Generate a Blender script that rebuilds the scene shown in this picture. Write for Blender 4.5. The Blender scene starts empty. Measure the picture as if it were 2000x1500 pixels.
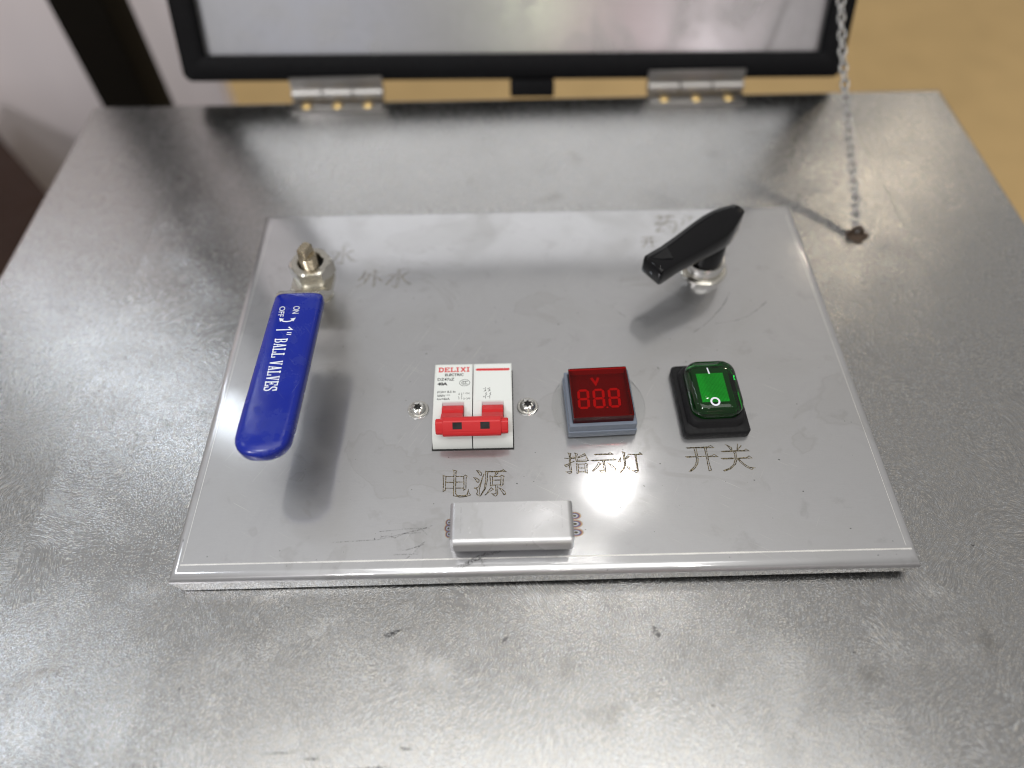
import bpy, bmesh, math, random
from mathutils import Vector, Matrix
PI = math.pi
R = math.radians
scn = bpy.context.scene
COL = scn.collection
random.seed(7)
MM = 0.001

# ---------------------------------------------------------------- camera
cam_d = bpy.data.cameras.new('camera')
cam = bpy.data.objects.new('camera', cam_d)
COL.objects.link(cam)
cam_d.sensor_fit = 'HORIZONTAL'
cam_d.sensor_width = 36.0
cam_d.lens = 36.0 * 1387.0 / 2000.0
cam_d.clip_start = 0.01
cam_d.clip_end = 60.0
_r = Vector((0.99977351, -0.01849879, -0.01052248))
_u = Vector((0.02116439, 0.81228453, 0.58287727))
_f = Vector((0.00223528, 0.58296795, -0.81249207))
_m = Matrix((_r, _u, -_f)).transposed().to_4x4()
_m.translation = (-0.01230266, -0.10302363, 0.27191863)
cam.matrix_world = _m
cam_d.dof.use_dof = True
cam_d.dof.focus_distance = 0.304
cam_d.dof.aperture_fstop = 3.0
scn.camera = cam

# ---------------------------------------------------------------- world, lamps, exposure
world = bpy.data.worlds.new('World')
scn.world = world
world.use_nodes = True
wn = world.node_tree.nodes
wl = world.node_tree.links
bgn = wn['Background']
bgn.inputs['Color'].default_value = (0.96, 0.93, 0.89, 1)
bgn.inputs['Strength'].default_value = 0.46


def lamp(name, loc, target, size, energy, color=(1, .97, .92), shape='DISK', size_y=None, spread=180):
    d = bpy.data.lights.new(name, 'AREA')
    d.shape = shape
    d.size = size
    if size_y:
        d.shape = 'RECTANGLE'
        d.size_y = size_y
    d.energy = energy
    d.color = color
    d.spread = R(spread)
    o = bpy.data.objects.new(name, d)
    COL.objects.link(o)
    o.location = loc
    o.rotation_euler = (Vector(target) - Vector(loc)).to_track_quat('-Z', 'Y').to_euler()
    return o


T0 = (0, 0.1, 0)
# ceiling spots of the hall: a cluster up beyond the lid (mirrored in the panel) ...
lamp('spot_lamp', (0.41, 1.06, 2.30), T0, 0.05, .62)
lamp('spot_lamp', (0.46, 1.18, 2.30), T0, 0.05, .48)
lamp('spot_lamp', (0.36, 1.12, 2.30), T0, 0.05, .40)
lamp('spot_lamp', (0.24, 0.72, 2.30), T0, 0.06, .55)
led = lamp('led_strip', (-1.55, 1.60, 2.05), T0, 1.0, 3.6, (0.84, 0.92, 1), size_y=.035)
led.rotation_euler = (0, R(-20), R(-26))
lamp('spot_lamp', (-1.60, 0.40, 2.00), T0, 0.16, 1.7, (0.86, 0.93, 1))
lamp('spot_lamp', (1.75, 2.60, 2.00), T0, 0.07, 2.0, (1, .84, .62))
lamp('spot_lamp', (-1.20, -1.20, 1.60), (-.7, .7, -.2), 0.12, 14, (1, .97, .97))  # added lamp to brighten the partition wall, not part of the cluster
# ... and more of them overhead and behind the photographer
lamp('spot_lamp', (0.35, -1.35, 2.40), T0, 0.10, 4)
lamp('spot_lamp', (-0.90, -0.80, 2.40), (-.6, .5, 0), 0.10, 8, (.95, .97, 1))
lamp('spot_lamp', (1.25, -0.75, 2.40), T0, 0.10, 4)
lamp('spot_lamp', (1.45, -4.30, 1.52), T0, 0.10, 2.0, (1, 1, 1))
lamp('spot_lamp', (0.25, -3.90, 1.60), T0, 0.14, 1.5, (.9, 1, .6))
# added tinted area lamps far behind the camera, for the lid's coloured reflections
lamp('tint_lamp', (1.05, -4.4, 1.55), (.1, .36, .03), 1.3, 3.0, (1, .50, .55), size_y=.9)
lamp('tint_lamp', (-1.25, -4.3, 1.55), (-.1, .36, .03), 1.1, 1.4, (.62, .70, 1), size_y=.8)
# added overhead fill lamp that brightens the cabinet top's rear through the lid
lamp('fill_lamp', (0.0, -0.30, 3.0), (0, -.2, 0), 2.6, 31, (1, .99, .95), size_y=1.4)

vs = scn.view_settings
vs.view_transform = 'Standard'
vs.look = 'None'
vs.gamma = 1
vs.exposure = 0.0
vs.use_curve_mapping = False
scn.render.engine = 'CYCLES'
scn.cycles.max_bounces = 10
scn.cycles.filter_width = 1.05
scn.cycles.blur_glossy = 0.2
scn.cycles.use_denoising = True
scn.cycles.sample_clamp_indirect = 6
scn.cycles.caustics_reflective = False
scn.cycles.caustics_refractive = False


# ---------------------------------------------------------------- materials
class NT:
    def __init__(self, name):
        self.m = bpy.data.materials.new(name)
        self.m.use_nodes = True
        self.t = self.m.node_tree
        self.n = self.t.nodes
        self.b = self.n['Principled BSDF']
        self.out = self.n['Material Output']

    def add(self, typ, **kw):
        nd = self.n.new(typ)
        for k, v in kw.items():
            if k == 'ins':
                for a, b in v.items():
                    self.set(nd.inputs[a], b)
            else:
                setattr(nd, k, v)
        return nd

    def set(self, sock, v):
        if hasattr(v, 'is_output'):
            self.t.links.new(v, sock)
        elif hasattr(v, 'outputs'):
            self.t.links.new(v.outputs[0], sock)
        else:
            sock.default_value = v

    def p(self, **kw):
        for k, v in kw.items():
            self.set(self.b.inputs[k.replace('_', ' ')], v)
        return self

    def math(self, op, a, b=0.0, c=0.0):
        nd = self.add('ShaderNodeMath', operation=op)
        for i, x in enumerate((a, b, c)):
            self.set(nd.inputs[i], x)
        return nd.outputs[0]

    def ramp(self, fac, stops, interp='LINEAR'):
        nd = self.add('ShaderNodeValToRGB')
        nd.color_ramp.interpolation = interp
        el = nd.color_ramp.elements
        while len(el) < len(stops):
            el.new(0.5)
        for e, (pos, c) in zip(el, stops):
            e.position = pos
            e.color = c if len(c) == 4 else (*c, 1)
        self.set(nd.inputs[0], fac)
        return nd.outputs[0]

    def gray(self, fac, stops):
        return self.ramp(fac, [(a, (b, b, b)) for a, b in stops])

    def noise(self, scale, detail=3, vec=None, rough=.5, dist=0.0):
        nd = self.add('ShaderNodeTexNoise', ins={'Scale': scale, 'Detail': detail, 'Roughness': rough, 'Distortion': dist})
        if vec is not None:
            self.set(nd.inputs['Vector'], vec)
        return nd.outputs['Fac']

    def coord(self, which='Object'):
        return self.add('ShaderNodeTexCoord').outputs[which]

    def mapping(self, vec, scale=(1, 1, 1), rot=(0, 0, 0), loc=(0, 0, 0)):
        nd = self.add('ShaderNodeMapping', ins={'Vector': vec, 'Scale': scale, 'Rotation': rot, 'Location': loc})
        return nd.outputs[0]

    def mix(self, f, a, b):
        nd = self.add('ShaderNodeMix', data_type='RGBA')
        self.set(nd.inputs[0], f)
        self.set(nd.inputs[6], a if not isinstance(a, tuple) else (*a[:3], 1))
        self.set(nd.inputs[7], b if not isinstance(b, tuple) else (*b[:3], 1))
        return nd.outputs[2]

    def bump(self, h, strength=.2, dist=.001, normal=None):
        nd = self.add('ShaderNodeBump', ins={'Height': h, 'Strength': strength, 'Distance': dist})
        if normal is not None:
            self.set(nd.inputs['Normal'], normal)
        return nd.outputs[0]


def plain(name, col, rough=.5, metal=0.0, nscale=400, namp=.15, bump=0.0, **kw):
    """a procedural material: base colour with a little mottling, uneven gloss, fine relief"""
    t = NT(name)
    c = t.coord()
    n = t.noise(nscale, 4, c)
    n2 = t.noise(nscale * .13, 3, c)
    lo = tuple(max(0, x * (1 - namp)) for x in col)
    hi = tuple(min(1, x * (1 + namp)) for x in col)
    t.p(Base_Color=t.mix(n2, lo, hi), Metallic=metal,
        Roughness=t.gray(n, [(.25, max(.02, rough * .8)), (.75, min(1, rough * 1.2))]))
    if bump:
        t.p(Normal=t.bump(n, bump, .0004))
    t.p(**kw)
    return t.m


def sanded_steel(name, seed, base=.475, rough=(.21, .36), cell=9.0, bump=.5):
    """stainless sheet finished with an orbital sander: short curved scratches in swirls"""
    t = NT(name)
    co = t.coord()
    c = t.mapping(co, loc=(seed, seed * .7, 0))
    warp = t.add('ShaderNodeTexNoise', ins={'Scale': 14.0, 'Detail': 2.0, 'Vector': c})
    wv = t.add('ShaderNodeVectorMath', operation='MULTIPLY_ADD',
               ins={0: warp.outputs['Color'], 1: (.06, .06, 0), 2: c}).outputs[0]
    layers = []
    for k, (cs, sw, sl) in enumerate(((cell, 2900, 34), (cell * 1.7, 2600, 30), (cell * .8, 3200, 38))):
        vo = t.add('ShaderNodeTexVoronoi', voronoi_dimensions='2D',
                   ins={'Scale': cs, 'Vector': t.mapping(wv, loc=(k * 3.1, k * 1.7, 0))})
        loc = t.add('ShaderNodeVectorMath', operation='SUBTRACT',
                    ins={0: t.mapping(wv, loc=(k * 3.1, k * 1.7, 0)), 1: vo.outputs['Position']}).outputs[0]
        sx = t.add('ShaderNodeSeparateXYZ', ins={0: loc})
        cc = t.add('ShaderNodeSeparateColor', ins={0: vo.outputs['Color']})
        ox = t.math('MULTIPLY_ADD', cc.outputs[0], .16, -.08)
        oy = t.math('MULTIPLY_ADD', cc.outputs[1], .16, -.08)
        x = t.math('ADD', sx.outputs[0], ox)
        y = t.math('ADD', sx.outputs[1], oy)
        r = t.math('SQRT', t.math('ADD', t.math('MULTIPLY', x, x), t.math('MULTIPLY', y, y)))
        a = t.math('ARCTAN2', y, x)
        cv = t.add('ShaderNodeCombineXYZ', ins={0: t.math('MULTIPLY', r, float(sw)), 1: t.math('MULTIPLY', a, float(sl)),
                                               2: t.math('MULTIPLY', cc.outputs[2], 50.0)}).outputs[0]
        layers.append(t.noise(1.0, 1.0, cv, .5))
    fine = t.noise(2000, 1, c)
    pick = t.gray(t.noise(40, 3, c), [(.38, .15), (.62, .85)])
    s = t.mix(pick, layers[0], layers[1])
    s = t.mix(t.gray(t.noise(31, 3, t.mapping(c, loc=(5, 2, 0))), [(.40, .15), (.65, .75)]), s, layers[2])
    s = t.mix(.26, s, fine)
    sg = t.gray(s, [(.42, 0), (.56, .40), (.68, 1)])
    big = t.noise(7, 3, c)
    dirt = t.noise(110, 5, c, .65)
    # dark specks and a few rubbed stains
    speck = t.gray(t.noise(900, 1, t.mapping(co, loc=(seed * 3, 0, 0))), [(.80, 0), (.86, 1)])
    stain = t.math('MULTIPLY', t.gray(t.noise(22, 3, t.mapping(co, loc=(0, seed * 5, 0)), .6), [(.66, 0), (.72, 1)]), .35)
    rr = t.math('MULTIPLY_ADD', sg, rough[1] - rough[0], rough[0])
    rr = t.math('MULTIPLY_ADD', big, .05, t.math('SUBTRACT', rr, .025))
    tint = t.mix(t.gray(t.noise(600, 2, t.mapping(c, loc=(9, 3, 0))), [(.42, 0), (.58, 1)]), (base * 1.50, base * 1.42, base * 1.30), (base * 1.34, base * 1.40, base * 1.48))
    colr = t.mix(sg, (base * .76, base * .76, base * .77), tint)  # glints of the scratches are painted in as lighter streaks
    colr = t.mix(t.math('MULTIPLY', dirt, .30), colr, (base * .72, base * .71, base * .68))
    colr = t.mix(stain, colr, (.22, .21, .19))
    colr = t.mix(t.math('MULTIPLY', speck, .8), colr, (.04, .04, .04))
    t.p(Base_Color=colr, Metallic=1.0, Roughness=rr)
    t.p(Normal=t.bump(s, bump, .00020))
    return t.m


def scratches(t, co, ang, sx, sy, thr, loc):
    """long thin scratch lines: heavily stretched noise, kept only in patches"""
    m = t.mapping(t.mapping(co, rot=(0, 0, ang), loc=loc), scale=(sx, sy, 1))
    ln = t.gray(t.noise(1.0, 1, m), [(thr, 0), (thr + .02, 1)])
    patch = t.gray(t.noise(28, 2, t.mapping(co, loc=loc)), [(.52, 0), (.60, 1)])
    return t.math('MULTIPLY', ln, patch)


def mill_steel(name, base=.585, rough=.09, haze=.42, hazew=.56, stains=1.0):
    """smooth cold rolled stainless: a clear reflection under a satin haze, with smudges, water marks, fine scratches"""
    t = NT(name)
    co = t.coord()
    grain = t.noise(1.0, 3, t.mapping(co, scale=(160, 2600, 1)))
    fine = t.noise(2200, 2, co)
    big = t.noise(9, 3, co)
    sm = t.noise(30, 6, co, .62, .6)
    sm2 = t.noise(70, 5, t.mapping(co, loc=(8, 3, 0)), .6, .4)
    bl = t.noise(17, 4, t.mapping(co, loc=(3.3, 1.2, 0)), .55, .9)
    smud = t.gray(sm, [(.48, 0), (.66, 1)])
    smud2 = t.gray(sm2, [(.60, 0), (.68, 1)])
    wmark = t.gray(bl, [(.585, 0), (.60, 1), (.61, .45), (.75, .35)])
    speck = t.gray(t.noise(620, 1, t.mapping(co, loc=(1, 7, 0))), [(.795, 0), (.82, 1)])
    scr = t.math('MAXIMUM', scratches(t, co, .5, 35, 2600, .72, (2, 1, 0)), scratches(t, co, 2.1, 40, 2300, .72, (5, 4, 0)))
    colr = t.mix(t.math('MULTIPLY_ADD', grain, .5, t.math('MULTIPLY', fine, .5)),
                 (base * .92, base * .925, base * .955), (base * 1.05, base * 1.055, base * 1.09))
    colr = t.mix(t.math('MULTIPLY', smud, .26 * stains), colr, (base * .62, base * .615, base * .59))
    colr = t.mix(t.math('MULTIPLY', smud2, .22 * stains), colr, (base * .55, base * .55, base * .53))
    colr = t.mix(t.math('MULTIPLY', wmark, .24 * stains), colr, (base * .62, base * .61, base * .58))
    colr = t.mix(t.math('MULTIPLY', scr, .5 * stains), colr, (base * 1.4, base * 1.4, base * 1.38))
    colr = t.mix(t.math('MULTIPLY', speck, .8 * stains), colr, (.05, .05, .05))
    rr = t.math('MULTIPLY_ADD', big, .06, rough - .03)
    rr = t.math('MULTIPLY_ADD', smud, .08, rr)
    hz = t.math('MULTIPLY_ADD', smud, .05, haze)
    nrm = t.bump(t.math('MULTIPLY_ADD', fine, .6, t.math('MULTIPLY', grain, .4)), .12, .0001)
    t.p(Base_Color=colr, Metallic=1.0, Roughness=rr, Normal=nrm)
    b2 = t.add('ShaderNodeBsdfPrincipled', ins={'Base Color': colr, 'Metallic': 1.0, 'Roughness': hz, 'Normal': nrm})
    w = t.math('MULTIPLY_ADD', sm, .24, hazew - .12)
    mx = t.add('ShaderNodeMixShader', ins={0: w, 1: t.b.outputs[0], 2: b2.outputs[0]})
    t.t.links.new(mx.outputs[0], t.out.inputs['Surface'])
    return t.m


M = {}
M['top'] = sanded_steel('sanded_steel_top', 0.0)
M['strip'] = sanded_steel('sanded_steel_edge', 4.0, base=.465, rough=(.23, .38), cell=6, bump=.4)
M['side'] = sanded_steel('sanded_steel_side', 8.0)
M['panel'] = mill_steel('mill_finish_steel', .575)
M['flange'] = sanded_steel('flange_steel', 2.0, base=.30, rough=(.20, .36))  # base darkened in place of the dark reflection on the folded edge
M['handle'] = mill_steel('handle_steel', .66, .24, .42, .7)
M['lid'] = mill_steel('lid_steel', .48, .20, .42, .5, .4)
M['bright'] = plain('bright_steel', (.72, .71, .68), .18, 1.0, 900, .1, .05)
M['nut'] = plain('nut_steel', (.60, .58, .53), .22, 1.0, 900, .12, .03)
M['stem'] = plain('brassy_steel', (.47, .41, .31), .28, 1.0, 900, .25, .05)
M['crease'] = plain('press_mark_steel', (.80, .79, .77), .45, 1.0, 1500, .12, .3)
M['zinc'] = plain('zinc', (.34, .33, .32), .34, 1.0, 600, .15, .1)
M['brass'] = plain('brass', (.62, .45, .20), .3, 1.0, 600, .15, .1)
M['chain'] = plain('chain_steel', (.42, .41, .40), .25, 1.0, 500, .15, .1)
M['rust'] = plain('rust', (.050, .032, .020), .75, .2, 500, .5, .5)
M['gap_shade'] = plain('gap_shade', (.012, .012, .012), .8, 0, 300, .2)  # near-black fill that stands for the shade inside gaps and recesses
M['rubber'] = plain('black_rubber', (.007, .007, .008), .6, 0, 700, .2, .12, Specular_IOR_Level=.25)
M['seal'] = plain('gasket_rubber', (.005, .005, .006), .7, 0, 400, .2, .1, Specular_IOR_Level=.12)
M['gloss_black'] = plain('gloss_black_plastic', (.003, .003, .004), .075, 0, 300, .3, .01, Specular_IOR_Level=.28)


def vinyl_mat():
    """dipped vinyl: slightly uneven coat, rubbed patches, a few pale scuffs and grey grime"""
    t = NT('blue_dipped_vinyl')
    c = t.coord()
    big = t.noise(60, 3, c)
    rub = t.gray(t.noise(95, 5, c, .65), [(.52, 0), (.70, 1)])
    scr = t.math('MAXIMUM', scratches(t, c, .9, 60, 2600, .70, (1, 2, 0)), scratches(t, c, 1.9, 60, 2200, .72, (4, 7, 0)))
    col = t.mix(big, (.0025, .011, .22), (.004, .020, .31))
    col = t.mix(t.math('MULTIPLY', rub, .22), col, (.03, .05, .22))
    col = t.mix(t.math('MULTIPLY', scr, .35), col, (.20, .24, .45))
    t.p(Base_Color=col, Roughness=t.math('MULTIPLY_ADD', rub, .22, .20), Specular_IOR_Level=.42,
        Normal=t.bump(big, .25, .0006))
    return t.m


M['blue'] = vinyl_mat()
M['white_ink'] = plain('white_ink', (.72, .76, .84), .5, 0, 1800, .06)
M['breaker'] = plain('breaker_white', (.66, .68, .66), .42, 0, 300, .05, .05)
M['breaker_low'] = plain('breaker_grey', (.56, .59, .61), .42, 0, 300, .06, .05)
M['label'] = plain('breaker_label', (.72, .75, .73), .5, 0, 250, .03)
M['slot'] = plain('slot_pink', (.62, .52, .54), .5, 0, 300, .05)
M['red'] = plain('red_plastic', (.56, .018, .022), .38, 0, 500, .08, .05)
M['red_shaded'] = plain('shaded_red_plastic', (.10, .006, .006), .4, 0, 500, .1)  # shaded copy of the red, for the window's darker walls
M['red_ink'] = plain('red_ink', (.60, .035, .04), .5, 0, 900, .08)
M['black_ink'] = plain('black_ink', (.02, .02, .022), .5, 0, 900, .1)
M['grey_plastic'] = plain('grey_plastic', (.17, .20, .255), .42, 0, 500, .07, .06)
M['dark_board'] = plain('display_board', (.095, .012, .014), .5, 0, 400, .2)
M['floor'] = plain('tan_carpet', (.54, .37, .165), .9, 0, 90, .12, .3)
M['wall'] = plain('partition_paint', (.80, .745, .775), .7, 0, 20, .05, .03)
M['post'] = plain('black_powder_coat', (.004, .0035, .003), .7, 0, 500, .2, .1, Specular_IOR_Level=.10)
M['brown'] = plain('dark_brown_wood', (.024, .011, .007), .6, 0, 60, .4, .1, Specular_IOR_Level=.2)
M['decal_clear'] = None


def engraving_mat():
    t = NT('laser_engraving')
    c = t.coord()
    n = t.noise(1500, 2, c)
    col = t.ramp(n, [(.34, (.022, .018, .012)), (.50, (.11, .09, .055)), (.68, (.34, .29, .19))])
    t.p(Base_Color=col, Metallic=.6, Roughness=.5, Normal=t.bump(n, .4, .0002))
    return t.m


def pencil_mat(name='scuff_mark', top=.45):
    t = NT(name)
    n = t.noise(1800, 3, t.coord())
    t.p(Base_Color=(.05, .05, .055, 1), Roughness=.7, Alpha=t.gray(n, [(.40, .0), (.66, top)]))
    return t.m


def weld_mat():
    """heat tint round a weld spot: oxide colours in rings, a property of the metal itself"""
    t = NT('weld_heat_tint')
    c = t.coord('Object')
    n = t.noise(700, 2, c)
    ln = t.add('ShaderNodeVectorMath', operation='LENGTH', ins={0: t.mapping(c, scale=(1, 1, 0))}).outputs['Value']
    d = t.math('MULTIPLY_ADD', n, .5, t.math('SUBTRACT', ln, .25))
    col = t.ramp(d, [(0, (.08, .07, .05)), (.20, (.10, .09, .07)), (.32, (.66, .66, .64)), (.45, (.22, .27, .38)),
                     (.60, (.10, .07, .17)), (.74, (.38, .20, .12)), (.86, (.60, .47, .28)), (1, (.62, .58, .5))])
    t.p(Base_Color=col, Metallic=.9, Roughness=.33, Alpha=t.gray(d, [(.74, 1), (.97, 0)]))
    return t.m


def clear_mat(name, col, rough=.06, ior=1.45):
    """thin clear plastic: tinted see-through body with a mirror-like surface"""
    t = NT(name)
    n = t.noise(500, 3, t.coord())
    tr = t.add('ShaderNodeBsdfTransparent', ins={'Color': (*col, 1)})
    gl = t.add('ShaderNodeBsdfGlossy', ins={'Color': (1, 1, 1, 1), 'Roughness': t.gray(n, [(.3, rough * .7), (.7, rough * 1.5)])})
    fr = t.add('ShaderNodeFresnel', ins={'IOR': ior})
    mx = t.add('ShaderNodeMixShader', ins={0: fr.outputs[0], 1: tr.outputs[0], 2: gl.outputs[0]})
    t.t.links.new(mx.outputs[0], t.out.inputs['Surface'])
    return t.m


M['engrave'] = engraving_mat()
M['scuff'] = pencil_mat()
M['grime'] = pencil_mat('grime', .75)
M['scratch'] = pencil_mat('scratch_mark', .8)
M['weld'] = weld_mat()
M['red_lens'] = clear_mat('red_acrylic', (.92, .05, .06), ior=1.28)
M['green_lens'] = clear_mat('green_silicone', (.06, .66, .20), ior=1.42)
M['clear_film'] = clear_mat('clear_film', (.992, .994, .992), .08, 1.35)
tt = NT('red_segment')  # display is off, the segments are plain red
tt.p(Base_Color=(.42, .035, .03, 1), Roughness=.4)
M['segment'] = tt.m


def green_grid_mat():
    t = NT('green_rocker_grid')
    c = t.mapping(t.coord(), scale=(1 / .00062, 1 / .00062, 1))
    sx = t.add('ShaderNodeSeparateXYZ', ins={0: c})
    fx = t.math('ABSOLUTE', t.math('SUBTRACT', t.math('FRACT', sx.outputs[0]), .5))
    fy = t.math('ABSOLUTE', t.math('SUBTRACT', t.math('FRACT', sx.outputs[1]), .5))
    g = t.math('MAXIMUM', fx, fy)
    dots = t.gray(g, [(.28, 1), (.42, 0)])
    t.p(Base_Color=t.mix(dots, (.05, .40, .12), (.30, .80, .38)), Roughness=.4, Normal=t.bump(dots, .5, .0002))
    return t.m


M['green_grid'] = green_grid_mat()
M['green_dark'] = plain('dark_green_plastic', (.004, .035, .014), .35, 0, 400, .2)


# ---------------------------------------------------------------- mesh helpers
def link(name, me, mat, parent=None, smooth=None):
    o = bpy.data.objects.new(name, me)
    COL.objects.link(o)
    if mat is not None and not me.materials:
        me.materials.append(M[mat] if isinstance(mat, str) else mat)
    if parent is not None:
        o.parent = parent
    if smooth is not None:
        me.shade_smooth()
        me.set_sharp_from_angle(angle=R(smooth))
    return o


def obj(name, bm, mat, parent=None, smooth=35):
    bmesh.ops.recalc_face_normals(bm, faces=bm.faces)
    me = bpy.data.meshes.new(name)
    bm.to_mesh(me)
    bm.free()
    return link(name, me, mat, parent, smooth)


def thing(name, label, cat, loc=(0, 0, 0), rz=0.0, group=None):
    o = bpy.data.objects.new(name, None)
    o.empty_display_size = .01
    COL.objects.link(o)
    o.location = [c * MM for c in loc]
    o.rotation_euler = (0, 0, rz)
    return tag(o, label, cat, group)


def tag(o, label=None, cat=None, group=None, kind=None):
    for k, v in (('label', label), ('category', cat), ('group', group), ('kind', kind)):
        if v:
            o[k] = v
    return o


def box(bm, x0, x1, y0, y1, z0, z1, bev=0.0, seg=2):
    """millimetre box, optional bevel on all edges"""
    vs_ = [bm.verts.new((x * MM, y * MM, z * MM)) for z in (z0, z1) for y in (y0, y1) for x in (x0, x1)]
    fs = [bm.faces.new([vs_[i] for i in q]) for q in
          ((0, 2, 3, 1), (4, 5, 7, 6), (0, 1, 5, 4), (2, 6, 7, 3), (0, 4, 6, 2), (1, 3, 7, 5))]
    if bev:
        ed = list({e for f in fs for e in f.edges})
        bmesh.ops.bevel(bm, geom=ed, offset=bev * MM, segments=seg, affect='EDGES', profile=.5)
    return bm


def nbox(name, dims, mat, parent, bev=0.0, seg=2):
    return obj(name, box(bmesh.new(), *dims, bev, seg), mat, parent)


def rings(bm, loops, cap0=True, cap1=True, closed=True):
    """bridge a list of equal-length vertex loops (mm)"""
    L = [[bm.verts.new([c * MM for c in p]) for p in lp] for lp in loops]
    n = len(L[0])
    for a, b in zip(L, L[1:]):
        for i in range(n if closed else n - 1):
            j = (i + 1) % n
            bm.faces.new((a[i], a[j], b[j], b[i]))
    if cap0:
        bm.faces.new(list(reversed(L[0])))
    if cap1:
        bm.faces.new(L[-1])
    return bm


def lathe(bm, prof, cx=0, cy=0, n=32, cap0=True, cap1=True):
    loops = [[(cx + r * math.cos(2 * PI * i / n), cy + r * math.sin(2 * PI * i / n), z) for i in range(n)] for r, z in prof]
    return rings(bm, loops, cap0, cap1)


def rrect(cx, cy, w, d, r, n=6, z=0.0, rot=0.0):
    pts = []
    for sx, sy, a0 in ((1, 1, 0), (-1, 1, 90), (-1, -1, 180), (1, -1, 270)):
        for k in range(n + 1):
            a = R(a0 + 90 * k / n)
            pts.append((sx * (w / 2 - r) + r * math.cos(a), sy * (d / 2 - r) + r * math.sin(a)))
    c, s = math.cos(rot), math.sin(rot)
    return [(cx + x * c - y * s, cy + x * s + y * c, z) for x, y in pts]


def tube(bm, pts, rad, n=8, closed=False, taper=None):
    P_ = [Vector(p) for p in pts]
    loops = []
    m = len(P_)
    up = Vector((0, 0, 1))
    prev = None
    for i, p in enumerate(P_):
        a = P_[(i - 1) % m] if (closed or i > 0) else p
        b = P_[(i + 1) % m] if (closed or i < m - 1) else p
        t = (b - a).normalized()
        if prev is None:
            ref = up if abs(t.z) < .9 else Vector((1, 0, 0))
            s = t.cross(ref).normalized()
        else:
            s = (prev - t * prev.dot(t)).normalized()
        prev = s
        q = t.cross(s)
        r = rad if taper is None else rad * taper[i]
        loops.append([tuple(p + (s * math.cos(2 * PI * k / n) + q * math.sin(2 * PI * k / n)) * r) for k in range(n)])
    if closed:
        loops.append(loops[0])
        rings(bm, loops, False, False)
        bmesh.ops.remove_doubles(bm, verts=bm.verts, dist=1e-7)
    else:
        rings(bm, loops)
    return bm


def ribbon(bm, pts, w, z=0.0, closed=False, jitter=0.0, th=.03):
    """flat raised line of width w (mm) along a 2D polyline; z may be a number or a function"""
    P_ = [Vector((p[0], p[1])) for p in pts]
    m = len(P_)
    if m < 2:
        return
    L, Rr = [], []
    for i, p in enumerate(P_):
        a = P_[(i - 1) % m] if (closed or i > 0) else p
        b = P_[(i + 1) % m] if (closed or i < m - 1) else p
        d1 = (p - a).normalized() if (p - a).length > 1e-6 else None
        d2 = (b - p).normalized() if (b - p).length > 1e-6 else None
        d1 = d1 or d2
        d2 = d2 or d1
        if d1 is None:
            return
        n1 = Vector((-d1.y, d1.x))
        n2 = Vector((-d2.y, d2.x))
        nn = n1 + n2
        nn = n1 if nn.length < .2 else nn.normalized()
        k = 1 / max(.5, nn.dot(n1))
        ww = w / 2 * (1 + random.uniform(-jitter, jitter))
        L.append(p + nn * ww * k)
        Rr.append(p - nn * ww * k)
    zz = z if callable(z) else (lambda x, y: z)

    def mk(lst, dz):
        return [bm.verts.new((q.x * MM, q.y * MM, (zz(q.x, q.y) + dz) * MM)) for q in lst]
    a, b = mk(L, th), mk(Rr, th)
    a0, b0 = mk(L, 0), mk(Rr, 0)
    for i in range(m if closed else m - 1):
        j = (i + 1) % m
        bm.faces.new((b[i], b[j], a[j], a[i]))
        bm.faces.new((a[i], a[j], a0[j], a0[i]))
        bm.faces.new((b0[i], b0[j], b[j], b[i]))
    if not closed:
        bm.faces.new((b[0], a[0], a0[0], b0[0]))
        bm.faces.new((a[-1], b[-1], b0[-1], a0[-1]))


def text_mesh(s, size_w, size_h, bold=0.0, th=.03):
    """built-in font text as a mesh, scaled to the given width and height in mm, lower left corner at origin"""
    cu = bpy.data.curves.new('txt', 'FONT')
    cu.body = s
    cu.offset = bold
    cu.resolution_u = 4
    o = bpy.data.objects.new('txt', cu)
    COL.objects.link(o)
    dg = bpy.context.evaluated_depsgraph_get()
    me = bpy.data.meshes.new_from_object(o.evaluated_get(dg))
    bpy.data.objects.remove(o)
    bpy.data.curves.remove(cu)
    xs = [v_.co.x for v_ in me.vertices]
    ys = [v_.co.y for v_ in me.vertices]
    sx = size_w / (max(xs) - min(xs))
    sy = size_h / (max(ys) - min(ys))
    x0, y0 = min(xs), min(ys)
    bm = bmesh.new()
    bm.from_mesh(me)
    bpy.data.meshes.remove(me)
    for v_ in bm.verts:
        v_.co = Vector(((v_.co.x - x0) * sx * MM, (v_.co.y - y0) * sy * MM, 0))
    g = bmesh.ops.extrude_face_region(bm, geom=bm.faces[:])
    for e in g['geom']:
        if isinstance(e, bmesh.types.BMVert):
            e.co.z += th * MM
    return bm


def text(name, s, x, y, w, h, z, mat, parent, bold=0.0, rot=0.0):
    bm = text_mesh(s, w, h, bold)
    bmesh.ops.rotate(bm, verts=bm.verts, cent=(0, 0, 0), matrix=Matrix.Rotation(rot, 3, 'Z'))
    bmesh.ops.translate(bm, verts=bm.verts, vec=(x * MM, y * MM, z * MM))
    return obj(name, bm, mat, parent, None)


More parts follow.
